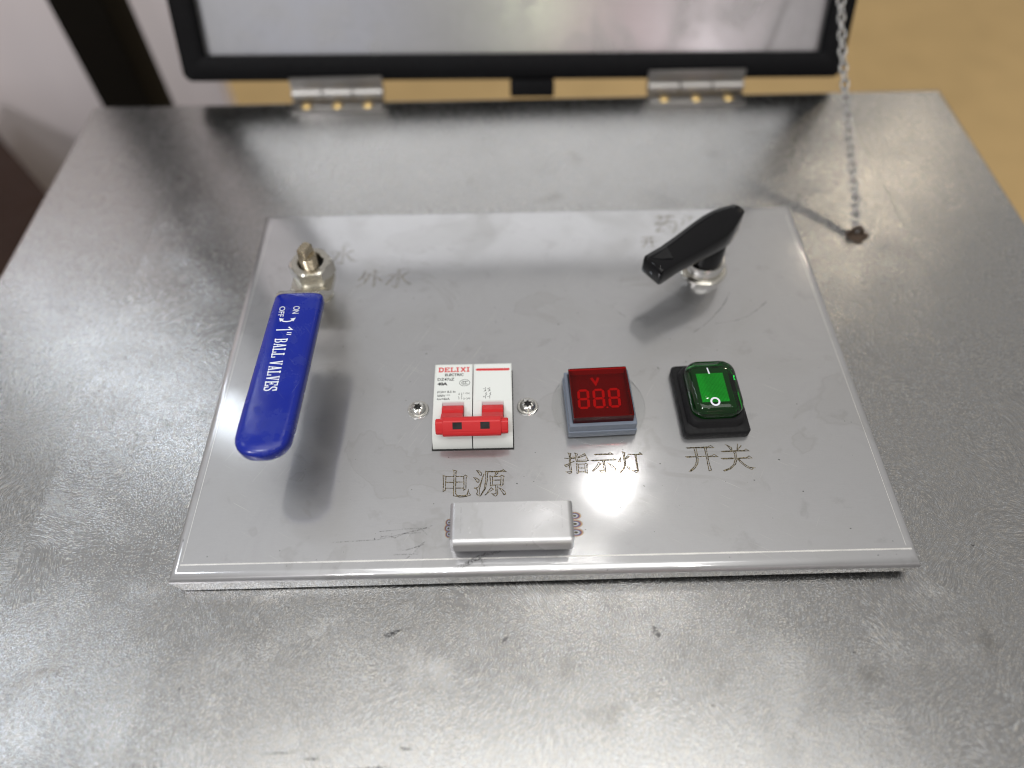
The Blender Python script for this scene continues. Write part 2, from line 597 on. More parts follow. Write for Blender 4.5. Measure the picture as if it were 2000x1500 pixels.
SLAB = {  # slab-serif capitals on a unit square: (stroke weight, polyline)
    'D': [(1, [(.18, 0), (.18, 1)]), (1, [(.0, .07), (.55, .07), (.82, .22), (.88, .5), (.82, .78), (.55, .93), (.0, .93)])],
    'E': [(1, [(.2, 0), (.2, 1)]), (.8, [(0, .07), (.92, .07), (.92, .3)]), (.8, [(0, .93), (.88, .93), (.88, .70)]), (.8, [(.2, .5), (.62, .5)]), (.7, [(.62, .36), (.62, .64)])],
    'L': [(1, [(.25, 0), (.25, 1)]), (.8, [(0, .07), (.92, .07), (.92, .34)]), (.8, [(0, .93), (.52, .93)])],
    'I': [(1, [(.28, 0), (.28, 1)]), (.8, [(.0, .07), (.56, .07)]), (.8, [(.0, .93), (.56, .93)])],
    'X': [(1, [(.14, .07), (.80, .93)]), (1, [(.14, .93), (.80, .07)]), (.8, [(.0, .07), (.32, .07)]), (.8, [(.62, .07), (.94, .07)]), (.8, [(.0, .93), (.32, .93)]), (.8, [(.62, .93), (.94, .93)])],
    'B': [(1, [(.22, 0), (.22, 1)]), (.8, [(0, .06), (.62, .06), (.86, .17), (.86, .38), (.62, .51), (.22, .51)]), (.8, [(.62, .51), (.80, .64), (.80, .83), (.60, .94), (0, .94)])],
    'A': [(1, [(.5, .98), (.82, .06)]), (.7, [(.5, .98), (.2, .06)]), (.6, [(.3, .32), (.72, .32)]), (.7, [(.04, .05), (.38, .05)]), (.7, [(.62, .05), (1.0, .05)])],
    'V': [(1, [(.2, .95), (.5, .03)]), (.7, [(.5, .03), (.8, .95)]), (.7, [(.02, .95), (.4, .95)]), (.7, [(.62, .95), (.98, .95)])],
    'S': [(.9, [(.86, .68), (.84, .80), (.68, .94), (.36, .94), (.17, .80), (.18, .64), (.40, .54), (.64, .47), (.85, .36), (.86, .18), (.68, .06), (.34, .06), (.16, .18), (.12, .32)]), (.6, [(.86, .98), (.86, .66)]), (.6, [(.13, .02), (.13, .34)])],
}


def slab_text(name, s, org, du, dv, adv, w, z, mat, parent):
    """letters built stroke by stroke: du along the line (mm per letter), dv up (mm per cap height)"""
    bm = bmesh.new()
    du, dv, org = Vector(du), Vector(dv), Vector(org)
    pos = 0.0
    k = 0
    for ch in s:
        if ch == ' ':
            pos += adv * .55
            continue
        for wt, pl in SLAB[ch]:
            k += 1
            pts = [org + du * (pos + u) + dv * v_ for u, v_ in pl]
            zz = (lambda x, y, q=k: (z(x, y) if callable(z) else z) + (q % 7) * .0012)
            ribbon(bm, pts, w * wt, zz)
        pos += adv * (.78 if ch == 'I' else 1.0)
    return obj(name, bm, mat, parent, None)

# parts are written in the cabinet's own millimetre frame and stored relative to their thing's base
OFF = {}
_obj0 = obj


def obj(name, bm, mat, parent=None, smooth=35):
    off = OFF.get(parent.name) if parent is not None else None
    if off is not None:
        bmesh.ops.translate(bm, verts=bm.verts, vec=-off)
    o = _obj0(name, bm, mat, parent, smooth)
    if off is not None:
        OFF[o.name] = off
    return o


def athing(name, label, cat, loc, rz=0.0, group=None):
    o = thing(name, label, cat, loc, rz, group)
    OFF[o.name] = Vector(loc) * MM
    return o


TOP = -12.0          # height of the cabinet's top sheet; the control panel's face is at 0
FLOOR = -780.0

# ---------------------------------------------------------------- setting
bm = bmesh.new()
s = 6000
f = bm.faces.new([bm.verts.new((x * MM, y * MM, FLOOR * MM)) for x, y in ((-s, -s), (s, -s), (s, s), (-s, s))])
tag(obj('floor', bm, 'floor', None, None), kind='structure')

# ---------------------------------------------------------------- cabinet
CX0, CX1, CY0, CY1 = -297.0, 290.0, -110.0, 345.0
cab = athing('steel_cabinet', 'sanded stainless steel cabinet top that carries the control panel and open lid', 'cabinet',
             ((CX0 + CX1) / 2, (CY0 + CY1) / 2, FLOOR))


def rect_loop(i, z):
    return [(CX0 + i, CY0 + i, z), (CX1 - i, CY0 + i, z), (CX1 - i, CY1 - i, z), (CX0 + i, CY1 - i, z)]


prof = [(0, FLOOR + 6)] + [(3 * (1 - math.cos(R(a))), TOP - 3 + 3 * math.sin(R(a))) for a in (0, 22, 45, 68, 90)]
obj('shell', rings(bmesh.new(), [rect_loop(i, z) for i, z in prof], True, False), 'side', cab, 50)
SX0, SX1 = -221.0, 218.0


def sheet(name, x0, x1, mat):
    bm = bmesh.new()
    nx, ny = max(2, int((x1 - x0) / 14)), 32
    g = [[bm.verts.new(((x0 + (x1 - x0) * i / nx) * MM, (CY0 + 3 + (CY1 - CY0 - 6) * j / ny) * MM,
                        (TOP + (.0 if i in (0, nx) or j in (0, ny) else random.uniform(-.02, .02))) * MM)) for j in range(ny + 1)]
         for i in range(nx + 1)]
    for i in range(nx):
        for j in range(ny):
            bm.faces.new((g[i][j], g[i + 1][j], g[i + 1][j + 1], g[i][j + 1]))
    return obj(name, bm, mat, cab, 60)


sheet('top_plate', SX0, SX1, 'top')
sheet('edge_strip', CX0 + 3, SX0, 'strip')['label'] = 'finer sanded strip along the left edge'
sheet('edge_strip', SX1, CX1 - 3, 'strip')['label'] = 'finer sanded strip along the right edge'
for x in (SX0, SX1):
    bm = bmesh.new()
    ribbon(bm, [(x, CY0 + 4), (x, CY1 - 4)], .5, TOP + .02)
    obj('seam', bm, 'strip', cab, None)
# grime on the top sheet: chips, a glue spot, rub marks near the front edge
for x, y, w, d, an in ((-61.1, -19.1, 3.4, 1.0, 20), (42.9, -20.7, 1.2, 2.2, 15), (-16.8, -22.4, 1.6, .7, 40), (-103.7, -7.6, .8, .4, -10), (180.5, 12.3, .9, .5, 0), (-98, -60.4, 6.5, .22, 1), (-86, -62.6, 3, .3, -3),
                       (-53.2, -59.9, 2.2, .5, -8), (-64, -65.8, 7, .3, 2), (118, -30, .7, .4, 0), (60, -48, .6, .5, 0), (-140, -38, .8, .4, 30)):
    n = 18
    ph = random.uniform(0, 6)
    pts = [(math.cos(2 * PI * k / n) * w * (1 + .25 * math.sin(3 * 2 * PI * k / n + ph) + .15 * random.uniform(-1, 1)),
            math.sin(2 * PI * k / n) * d * (1 + .2 * math.sin(2 * 2 * PI * k / n + ph) + .15 * random.uniform(-1, 1))) for k in range(n)]
    c_, s_ = math.cos(R(an)), math.sin(R(an))
    obj('grime_spot', rings(bmesh.new(), [[(x + a * c_ - q * s_, y + a * s_ + q * c_, TOP + z) for a, q in pts] for z in (.03, .08)]), 'grime', cab, None)
# raised rim of the opening under the control panel, coloured dark as shade
nbox('opening_rim', (-142, 142, 8, 207, TOP + .02, -1.2), 'gap_shade', cab)

# ---------------------------------------------------------------- control panel
pan = athing('control_panel', 'smooth stainless control panel plate with folded edges and engraved lettering', 'panel', (0, 107, TOP))
PX, PY = 150.2, 214.7


def ploop(i, z):
    return [(-PX + i, i, z), (PX - i, i, z), (PX - i, PY - i, z), (-PX + i, PY - i, z)]


RR = 3.6
arc = [(RR * (1 - math.cos(R(a))), -RR + RR * math.sin(R(a))) for a in range(0, 91, 10)]
bm = rings(bmesh.new(), [ploop(i, z) for i, z in arc], False, True)
obj('plate', bm, 'panel', pan, 50)


def flange(p, q, hp, hq, cut):
    """vertical edge sheet below the rolled edge from p to q (outer line), ends cut back at the corners"""
    bm = bmesh.new()
    p, q = Vector((*p, 0)), Vector((*q, 0))
    d = (q - p).normalized()
    n = Vector((d.y, -d.x, 0))
    loops = []
    for t_ in (0, -1.2):
        a = p + n * (t_ - .02)
        b = q + n * (t_ - .02)
        loops.append([tuple(a + Vector((0, 0, -RR))), tuple(b + Vector((0, 0, -RR))), tuple(b - d * cut + Vector((0, 0, -hq))),
                      tuple(a + d * cut + Vector((0, 0, -hp)))])
    rings(bm, loops)
    return obj('edge_flange', bm, 'flange', pan, 30)


flange((-PX, 0), (PX, 0), 11.4, 7.0, 3.0)
flange((PX, 0), (PX, PY), 7.0, 7.0, 3.0)
flange((PX, PY), (-PX, PY), 7.0, 11.4, 3.0)
flange((-PX, PY), (-PX, 0), 11.4, 11.4, 3.0)
# press-brake marks parallel to the folds
for pts in ([(-146, 6.3), (147.5, 6.6)], [(-145.6, 7.5), (-145.6, 206)], [(145.6, 8), (145.4, 206)]):
    bm = bmesh.new()
    n = 40
    pts = [(pts[0][0] + (pts[1][0] - pts[0][0]) * k / n, pts[0][1] + (pts[1][1] - pts[0][1]) * k / n) for k in range(n + 1)]
    ribbon(bm, pts, .6 if pts[0][1] < 7 else .16, .004, jitter=.25, th=.008)
    obj('press_mark', bm, 'crease', pan, None)

ENG = {"dian":[[1,[-4218,4419,-4092,4373,-4099,4091,-4092,3724,-4192,3654,-4190,4019]],[0,[-4092,4373,-3764,4365]],[0,[-3656,4362,-3325,4360]],[0,[-4094,4091,-3755,4079]],[0,[-3657,4089,-3319,4087]],[0,[-4084,3811,-3747,3798]],[0,[-3649,3801,-3313,3797]],[1,[-3789,4671,-3754,4585,-3747,4082,-3745,3441,-3458,3374,-3166,3403,-3013,3463,-3079,3537,-3115,3728,-3167,3466,-3281,3442,-3590,3450,-3655,3532,-3665,4080,-3670,4565,-3630,4630]],[1,[-3325,4360,-3260,4423,-3176,4365,-3224,4292,-3222,3758,-3311,3696,-3309,3998,-3323,4294]]],"yuan":[[1,[-2772,4628,-2656,4600,-2547,4481,-2571,4392,-2629,4399,-2680,4503]],[1,[-2893,4293,-2768,4253,-2660,4167,-2676,4066,-2742,4058,-2792,4161]],[0,[-2878,3786,-2706,3809,-2618,3981,-2537,4220,-2447,4469]],[0,[-2447,4469,-2504,4312,-2585,3981,-2656,3690,-2646,3463]],[0,[-2878,3786,-2755,3738,-2721,3619,-2761,3511,-2711,3438,-2638,3454]],[0,[-2406,4609,-2364,4580,-2023,4572,-1682,4592,-1623,4637,-1508,4550,-1907,4550,-2273,4550,-2298,4513,-2313,4122,-2387,3756,-2548,3470,-2629,3373,-2452,3703,-2379,4123,-2381,4580]],[1,[-1965,4542,-1841,4492,-1991,4346,-1957,4467]],[0,[-2165,3860,-2198,4360,-2107,4317,-1743,4321,-1692,4376,-1585,4318,-1627,4253,-1639,3921,-1722,3850,-1741,3905,-1718,4274]],[0,[-2165,3860,-2091,3895,-2090,4311]],[0,[-2091,4144,-1728,4145]],[0,[-2091,3904,-1730,3914]],[0,[-1952,3892,-1937,3509,-2027,3484,-2125,3505,-1963,3375,-1872,3472,-1862,3871]],[1,[-2149,3787,-2059,3712,-2337,3501,-2418,3431,-2304,3572]],[1,[-1813,3779,-1683,3703,-1537,3554,-1539,3464,-1604,3438,-1700,3612]]],"zhi":[[1,[1239,5405,1284,5322,1267,4907,1262,4679,1279,4475,1099,4468,1242,4374,1335,4428,1332,4677,1317,4905,1324,5251,1358,5367]],[0,[1061,5153,1251,5126]],[1,[1333,5135,1448,5202,1535,5142,1341,5112]],[0,[1049,4798,1265,4872]],[0,[1306,4894,1494,4993]],[0,[1049,4798,1124,4716,1261,4815]],[1,[1533,5397,1651,5348,1613,5244,1618,5036,1991,5038,2034,5199,2100,5013,2006,4969,1583,4968,1541,5084,1557,5315]],[0,[1638,5174,1955,5352,2009,5269,1656,5139]],[0,[1546,4866,1654,4836,1925,4833,1978,4878,2055,4830,2020,4774,2009,4389,1922,4414,1932,4799]],[0,[1573,4831,1561,4378,1632,4399,1643,4829]],[0,[1640,4647,1930,4640]],[0,[1636,4455,1915,4455]]],"shi":[[1,[2378,5318,2985,5315,3093,5382,3196,5298,2963,5288,2436,5282]],[1,[2231,5009,2685,5021,3138,5022,3214,5078,3318,5006,2813,4995,2249,4991]],[0,[2723,4997,2737,4825,2746,4496,2526,4490,2714,4361,2808,4415,2806,4709,2803,4995]],[1,[2523,4899,2628,4839,2459,4627,2265,4473,2237,4485,2471,4763]],[1,[2923,4878,3111,4747,3262,4562,3225,4495,3179,4530]]],"deng":[[1,[3522,5128,3523,4943,3458,4899,3410,4923,3470,5014]],[1,[3633,5404,3731,5367,3694,5124,3716,4962,3700,4733,3608,4531,3452,4377,3434,4400,3593,4577,3663,4757,3653,5125,3654,5310]],[1,[3729,5076,3824,5201,3900,5165,3744,5030]],[1,[3709,4722,3840,4639,3879,4547,3846,4514,3792,4572]],[1,[3843,5282,4154,5263,4338,5270,4397,5339,4487,5255,4213,5245,4152,5247]],[0,[4153,5251,4178,4950,4188,4461,3941,4478,4136,4360,4227,4448,4217,4858,4212,5238]]],"kai":[[1,[6452,5542,6935,5552,7437,5562,7556,5637,7679,5522,7333,5520,6969,5529,6525,5518]],[0,[6796,5071,6432,5058,6380,5092,6799,5092]],[0,[6913,5090,7257,5092]],[1,[7352,5090,7529,5118,7636,5181,7767,5069,7347,5064]],[0,[6803,5511,6822,5223,6830,4939,6730,4682,6575,4493,6414,4369,6490,4378,6660,4491,6831,4723,6897,4937,6901,5243,6899,5508]],[0,[7264,5510,7274,5190,7269,4626,7269,4370,7380,4409,7348,4646,7335,5101,7348,5497]]],"guan":[[1,[8219,5676,8313,5618,8461,5492,8463,5403,8411,5382,8336,5539]],[0,[8772,5696,8676,5365]],[0,[8709,5386,8907,5603]],[1,[7969,5327,8527,5342,8988,5346,9081,5421,9193,5319,8656,5317,8040,5299]],[0,[8466,4943,7971,4937,7903,4978,8473,4975]],[1,[8605,4972,9048,4994,9140,5068,9258,4956,8677,4948]],[0,[8512,5314,8534,5137,8505,4898,8391,4663,8165,4476,7910,4375,7932,4343,8194,4432,8466,4661,8580,4896,8597,5070,8607,5311]],[0,[8613,4961,8696,4763,8877,4544,9126,4388,9199,4461,9295,4470,9056,4497,8862,4652,8728,4828,8660,4960]]],"shui":[[0,[-10286,18713,-10101,18692]],[0,[-10268,18681,-10242,18004,-10203,17457]],[0,[-10153,18657,-10131,18001,-10116,17416,-10270,17440,-10476,17543]],[0,[-10825,18318,-10379,18325,-10525,17934,-10722,17628]],[0,[-10357,18264,-10465,17893,-10705,17608]],[0,[-9951,18253,-9640,18462,-9659,18383,-9961,18213]],[0,[-10117,18238,-9829,17914,-9492,17630,-9677,17558,-10019,18116]]],"wai":[[0,[-8862,16881,-8956,16468,-9165,16138]],[0,[-8749,16840,-8898,16429,-9122,16119]],[0,[-8929,16468,-8539,16645,-8477,16568,-8793,15942,-9194,15660]],[0,[-8590,16608,-8848,15944]],[0,[-8972,16356,-8789,16165,-8756,16238]],[0,[-8374,16924,-8335,16226,-8346,15636]],[0,[-8374,16924,-8242,16825,-8254,16224,-8254,15651]],[1,[-8187,16371,-7891,16102,-7929,16066]]],"shui_b":[[0,[-7128,16907,-6950,16902]],[0,[-7098,16868,-7093,16265,-7121,15564]],[0,[-6989,16865,-6985,16262,-6998,15707,-7121,15564,-7347,15717]],[0,[-7652,16469,-7168,16530,-7431,16089,-7697,15727]],[0,[-7310,16440,-7662,15781]],[0,[-6859,16389,-6618,16646]],[0,[-6844,16370,-6499,16699]],[0,[-6947,16486,-6703,16105,-6347,15817,-6490,15748,-6882,16334]]],"yao":[[0,[7159,20609,8283,20633]],[0,[7420,20795,7394,20429]],[0,[7969,20797,7892,20452]],[0,[7503,20464,7073,19981,7550,20062]],[0,[7620,20193,7048,19419,7551,19534]],[0,[7808,20416,7608,19927]],[0,[7708,20171,8239,20174,8201,19758,7980,19316,7895,19430]],[0,[7731,19886,7906,19673]]],"ye":[[0,[8847,20732,8971,20535]],[0,[8616,20430,8721,20274]],[0,[8513,19938,8767,20234]],[0,[8934,20305,9347,20600]],[0,[9094,20647,9146,20491]]],"kai_b":[[0,[6144,18947,6937,18978]],[0,[6080,18638,6940,18631]],[0,[6423,18938,6411,18555,6123,18167]],[0,[6676,18931,6691,18186]]],"scr":[[0,[10168,14711,9900,14150,9482,13603,9019,13067,8400,12478,7882,12127]],[0,[9994,14360,9572,13670,9191,13301]],[0,[11765,13922,11395,13550,10777,13086,10107,12833,9519,12715,9075,12673]],[0,[11987,14091,11648,13751]],[0,[4236,13680,4418,13433,4657,13256]]],"pen":[[0,[-8601,1454,-6783,1529,-4978,1958,-4579,2108]],[0,[-6741,1881,-5717,1975,-4685,1991]],[0,[-6683,1644,-6286,1713,-6093,1591,-5703,1778,-5043,1802]],[0,[-5724,1042,-5296,1147,-4869,1291]],[0,[-5616,1040,-5083,1219,-4838,1407]],[0,[-6073,875,-5063,875]],[0,[-5556,698,-5316,881,-5012,1256]],[0,[-6660,1800,-6676,1565]],[0,[-6219,1790,-6200,1554]],[0,[-5345,1927,-5475,1655]],[0,[-5054,2000,-4743,1677]]],"smear":[[0,[-3642,228,-3158,451,-2711,719,-2300,861]],[0,[-3580,206,-3075,385,-2546,672]],[0,[-3474,14,-3276,241,-2953,446]],[0,[-3413,34,-3195,282]],[0,[-3199,452,-2709,569,-2382,776]],[0,[-2546,608,-2483,393,-2401,306]],[0,[-2711,698,-2135,836,-1763,914]]]}


def smooth_path(pts, closed):
    """subdivide a polyline so that the line width can waver"""
    out = []
    m = len(pts)
    for i in range(m if closed else m - 1):
        a, b = Vector(pts[i]), Vector(pts[(i + 1) % m])
        k = max(1, int((b - a).length / 1.0))
        for j in range(k):
            out.append(tuple(a.lerp(b, j / k)))
    if not closed:
        out.append(pts[-1])
    return out


for key, strokes in ENG.items():
    bm = bmesh.new()
    nm = {'scr': 'scratch', 'pen': 'pencil_scribble', 'smear': 'black_smear'}.get(key, 'engraved_character')
    wd = .42 if key in ('dian', 'yuan', 'zhi', 'shi', 'deng', 'kai', 'guan') else (.28 if key[:2] in ('sh', 'wa') else .5)
    mat = 'engrave'
    if key in ('scr', 'pen', 'smear'):
        wd, mat = {'scr': .32, 'pen': .36, 'smear': .9}[key], 'scratch' if key == 'scr' else 'scuff'
    for qi, (cl, fl) in enumerate(strokes):
        pts = [(fl[i] / 100, fl[i + 1] / 100) for i in range(0, len(fl), 2)]
        pts = smooth_path(pts, cl)
        dz = .010 + .0012 * qi

        def zz(x, y, dz=dz):
            if y < RR:
                return dz - RR + math.sqrt(max(0, RR * RR - (RR - max(y, 0)) ** 2))
            return dz
        ribbon(bm, pts, wd, zz, bool(cl), jitter=.3, th=.006)
        if key == 'scr':
            obj(nm, bm, mat, pan, None)
            bm = bmesh.new()
    if key != 'scr':
        obj(nm, bm, mat, pan, None)

# handle folded from sheet steel, welded to the panel
HX0, HX1, HY0, HY1, HZ, HT = -37.6, 11.6, 8.6, 25.2, 12.0, 1.3


def strip_profile(pts, th):
    """outline (open polyline) given thickness to its right side -> closed 2D loop"""
    P_ = [Vector(p) for p in pts]
    inn = []
    for i, p in enumerate(P_):
        a, b = P_[max(0, i - 1)], P_[min(len(P_) - 1, i + 1)]
        d = (b - a).normalized()
        inn.append(p + Vector((d.y, -d.x)) * th)
    return [tuple(p) for p in P_] + [tuple(p) for p in reversed(inn)]


def arc2(cx, cy, r, a0, a1, n=6):
    return [(cx + r * math.cos(R(a0 + (a1 - a0) * k / n)), cy + r * math.sin(R(a0 + (a1 - a0) * k / n))) for k in range(n + 1)]


hb = bmesh.new()
pr = strip_profile([(HX0, 0.05)] + arc2(HX0 + 2.2, HZ - 2.2, 2.2, 180, 90) + arc2(HX1 - 2.2, HZ - 2.2, 2.2, 90, 0) + [(HX1, 0.05)], HT)
rings(hb, [[(x, HY0 + 1.2, z) for x, z in pr], [(x, HY1, z) for x, z in pr]])
pr = strip_profile([(HY0 + 1.2, HZ)] + arc2(HY0 + 1.0, HZ - 2.4, 2.4, 90, 160, 6) + [(HY0 - 1.9, HZ - 5.2)], -HT)
rings(hb, [[(x, y, z) for y, z in pr] for x in (HX0 + 1.6, HX1 - 1.4)])
hnd = obj('handle', hb, 'handle', pan, 40)
for xx in (HX0 + 4.4, HX1 - 4.6):
    bm = bmesh.new()
    ribbon(bm, [(xx, HY0 + 3.5), (xx + .1, HY1 - 2)], .22, HZ + .012, jitter=.4, th=.006)
    obj('press_mark', bm, 'scuff', hnd, None)
wd_me = bpy.data.meshes.new('weld_spot')
bm = bmesh.new()
lathe(bm, [(1.0 / MM * MM * 1000, 0.0), (600, 60), (250, 40)], n=28, cap0=False)
bm.to_mesh(wd_me)
bm.free()
wd_me.materials.append(M['weld'])
for i, (x, y, sx, sy) in enumerate(((13.2, 24.0, 3.0, 1.9), (13.1, 20.4, 3.5, 2.0), (13.3, 16.6, 3.4, 2.0), (-38.9, 22.2, 1.7, 1.8), (-39.1, 19.6, 1.9, 2.0), (-38.8, 17.0, 1.7, 1.8))):
    o = bpy.data.objects.new('weld_spot', wd_me)
    COL.objects.link(o)
    o.parent = pan
    o.location = Vector((x * MM, y * MM, (.012 + i * .002) * MM)) - OFF[pan.name]
    o.scale = (sx * MM, sy * MM, .4 * MM)

# ---------------------------------------------------------------- ball valve with blue lever
VX, VY = -109.3, 151.0
valve = athing('ball_valve', 'ball valve lever in blue vinyl with white lettering, hex nut on top', 'valve', (VX, VY, 0))
obj('packing_gland', lathe(bmesh.new(), [(6.4, 0.03), (6.4, 1.0), (5.4, 1.2), (5.4, 12.9), (5, 12.9)], VX, VY, 40), 'nut', valve)


def lever_plate():
    bm = bmesh.new()
    pts = []
    for k in range(13):
        a = R(0 + 180 * k / 12)
        pts.append((VX + 10.2 * math.cos(a), VY + 10.2 * math.sin(a)))
    edge = [145, 140, 136, 132, 128, 124, 120, 100, 70]
    pts += [(VX - 10.2 + .1 * k, y) for k, y in enumerate(edge)] + [(VX + 10.0 - .1 * k, y) for k, y in reversed(list(enumerate(edge)))]
    rings(bm, [[(x, y, z) for x, y in pts] for z in (12.9, 16.0)])
    return bm


# the bare plate is cranked up into the sleeve
bm = lever_plate()
for f_ in [f_ for f_ in bm.faces if len(f_.verts) > 4]:
    bm.faces.remove(f_)
bm.verts.ensure_lookup_table()
m_ = len(bm.verts) // 2
for o_, flip in ((0, True), (m_, False)):
    L = [bm.verts[o_ + i] for i in range(m_)]
    q = [L[i] for i in range(13)]
    bm.faces.new(list(reversed(q + [L[13], L[m_ - 1]])) if flip else q + [L[13], L[m_ - 1]])
    for i in range(8):
        quad = (L[13 + i], L[14 + i], L[m_ - 2 - i], L[m_ - 1 - i])
        bm.faces.new(quad if not flip else tuple(reversed(quad)))
for v_ in bm.verts:
    y = v_.co.y / MM
    t_ = min(1, max(0, (142 - y) / 20))
    v_.co.z += 16.0 * MM * t_ * t_ * (3 - 2 * t_)
obj('lever_plate', bm, 'nut', valve, 30)

loops = []
SEC = [(121.6, 9.6, 2.2), (121.0, 10.4, 3.2), (119.5, 11.0, 3.9), (116, 11.1, 4.1), (100, 11.2, 4.2), (80, 11.25, 4.2), (60, 11.3, 4.2), (50, 11.3, 4.2),
       (45, 11.1, 4.15), (42.3, 10.5, 4.0), (40, 9.2, 3.7), (38.2, 7.2, 3.2), (37.0, 4.6, 2.5), (36.4, 2.0, 1.6)]
for y, hw, hh in SEC:
    cx = -107.8 - (119 - y) * .036
    zc = 31.0
    lp = []
    for k in range(40):
        a = 2 * PI * k / 40
        c, s_ = math.cos(a), math.sin(a)
        ex = .42
        X = hw * math.copysign(abs(c) ** ex, c)
        Z = hh * math.copysign(abs(s_) ** .55, s_)
        if Z > 0:
            Z += .25 * (1 - (X / hw) ** 2) * hh / 4.2
        lp.append((cx + X, y, zc + Z))
    loops.append(lp)
slv = obj('grip_sleeve', rings(bmesh.new(), loops), 'blue', valve, 55)


def sleeve_z(x, y):
    cx = -107.8 - (119 - y) * .036
    X = max(-1, min(1, (x - cx) / 11.2))
    s_ = math.sqrt(max(0, 1 - abs(X) ** (2 / .42)))
    return 31.0 + 4.2 * s_ ** .55 + .25 * (1 - X * X) + .035


slab_text('lettering', 'BALL VALVES', (-113.5, 93.4), (0, -2.35), (5.7, 0), 1.13, .62, sleeve_z, 'white_ink', slv)


def sleeve_text(s_, x, y, w, h, bold=0.0):
    bm = text_mesh(s_, w, h, bold)
    bmesh.ops.rotate(bm, verts=bm.verts, cent=(0, 0, 0), matrix=Matrix.Rotation(-PI / 2, 3, 'Z'))
    for v_ in bm.verts:
        v_.co.x += x * MM
        v_.co.y += y * MM
        v_.co.z += sleeve_z(v_.co.x / MM, v_.co.y / MM) * MM
    return obj('lettering', bm, 'white_ink', slv, None)


sleeve_text('ON', -108.4, 111.9, 4.4, 3.0, .01)
sleeve_text('OFF', -114.6, 112.0, 6.1, 2.7, .01)
bm = bmesh.new()
ribbon(bm, [(-113.8, 98.3), (-106.9, 98.3), (-108.6, 99.8)], .65, sleeve_z)
ribbon(bm, [(-108.8, 96.7), (-106.8, 96.4)], .45, sleeve_z)
ribbon(bm, [(-108.8, 95.7), (-106.8, 95.4)], .45, sleeve_z)
obj('lettering', bm, 'white_ink', slv, None)
bm = bmesh.new()
ribbon(bm, [(-112.6, 104.0), (-111.6, 103.2), (-110.0, 102.9), (-108.4, 103.2), (-107.4, 104.0)], .6, sleeve_z)
for (x, y), d in (((-113.7, 105.1), (-.75, .66)), ((-106.3, 105.1), (.75, .66))):
    d = Vector(d)
    n = Vector((-d.y, d.x))
    tip = Vector((x, y))
    tri = [tip, tip - d * 2.1 + n * 1.15, tip - d * 2.1 - n * 1.15]
    for q in (0.04,):
        fv = [bm.verts.new((p.x * MM, p.y * MM, (sleeve_z(p.x, p.y) + q) * MM)) for p in tri]
        bm.faces.new(fv)
obj('arrow_mark', bm, 'white_ink', slv, None)

# gland nut: hexagon with chamfered top and an open bore round the stem


def hexr(a, af):
    a = (a % (PI / 3)) - PI / 6
    return af / 2 / math.cos(a)


def polar(fn, z, n=48, cx=VX, cy=VY, rot=0.0):
    return [(cx + fn(2 * PI * k / n) * math.cos(2 * PI * k / n + rot), cy + fn(2 * PI * k / n) * math.sin(2 * PI * k / n + rot), z) for k in range(n)]


AF = 19.0
nb = rings(bmesh.new(), [polar(lambda a: min(hexr(a, AF), AF / 2 + .5), 24.1, rot=.12), polar(lambda a: hexr(a, AF), 25.1, rot=.12), polar(lambda a: hexr(a, AF), 31.2, rot=.12),
                         polar(lambda a: min(hexr(a, AF), AF / 2 + .7), 32.2, rot=.12), polar(lambda a: AF / 2 - .3, 32.9, rot=.12), polar(lambda a: 6.6, 32.9, rot=.12),
                         polar(lambda a: 6.1, 32.3, rot=.12), polar(lambda a: 6.0, 26.0, rot=.12)], False, False)
bmesh.ops.translate(nb, verts=nb.verts, vec=(0, 0, -8 * MM))
nut = obj('hex_nut', nb, 'nut', valve, 28)
bore = obj('bore', lathe(bmesh.new(), [(6.0, 17.6), (6.0, 18.0)], VX, VY, 32), 'gap_shade', nut)
prof = [(4.3, 18.2)]
z = 19.0
while z < 29.0:
    prof += [(4.3, z), (3.8, z + .45), (4.3, z + .9)]
    z += 1.25
prof += [(4.1, 30.0)]
stem = obj('stem', lathe(bmesh.new(), prof, VX - .8, VY, 28), 'stem', valve, 25)
sb = bmesh.new()
loops = []
for zz_, w, d in ((29.5, 2.6, 4.0), (33.6, 2.5, 3.8), (34.6, 1.9, 3.1)):
    loops.append(rrect(VX - .8, VY, w * 2, d * 2, 1.4, 5, zz_, R(-25)))
rings(sb, loops)
obj('stem_flat', sb, 'stem', stem, 40)

# ---------------------------------------------------------------- circuit breaker
BX0, BX1 = -47.2, -11.7
brk = athing('circuit_breaker', 'white two pole circuit breaker with red tie bar set in the panel', 'circuit breaker', (-29.45, 57, 0))
BODY = [(99.4, -8), (99.4, 6.6), (98.6, 7.4), (77.7, 7.4), (77.0, 7.0), (68.0, 7.0), (65.5, 6.8), (62.5, 5.8), (59.6, 3.8), (57.9, 1.6), (57.2, -.6), (57.2, -8)]
MIDP = [(99.4, -8), (99.4, 6.6), (98.6, 7.4), (77.7, 7.4), (77.5, 7.2), (75.2, 4.0), (67.0, 3.6), (64.6, 6.3), (62.5, 5.8), (59.6, 3.8), (57.9, 1.6), (57.2, -.6), (57.2, -8)]


def pole(x0, x1, s0, s1, cx):
    bm = bmesh.new()
    for a, b, pf in ((x0, s0, BODY), (s0, s1, MIDP), (s1, x1, BODY)):
        rings(bm, [[(x, y, zq) for y, zq in pf] for x in (a, b)])
    p = obj('pole_body', bm, 'breaker', brk, 30)
    lab = bmesh.new()
    box(lab, x0 + .9, x1 - .5, 77.9, 98.4, 7.36, 7.47)
    obj('label', lab, 'label', p, None)
    sl = bmesh.new()
    rings(sl, [[(x, y, zq) for y, zq in ((77.4, 7.12), (75.4, 4.3), (75.3, 4.4), (77.3, 7.2))] for x in (s0 + .15, s1 - .15)])
    obj('slot_face', sl, 'slot', p, None)
    return p


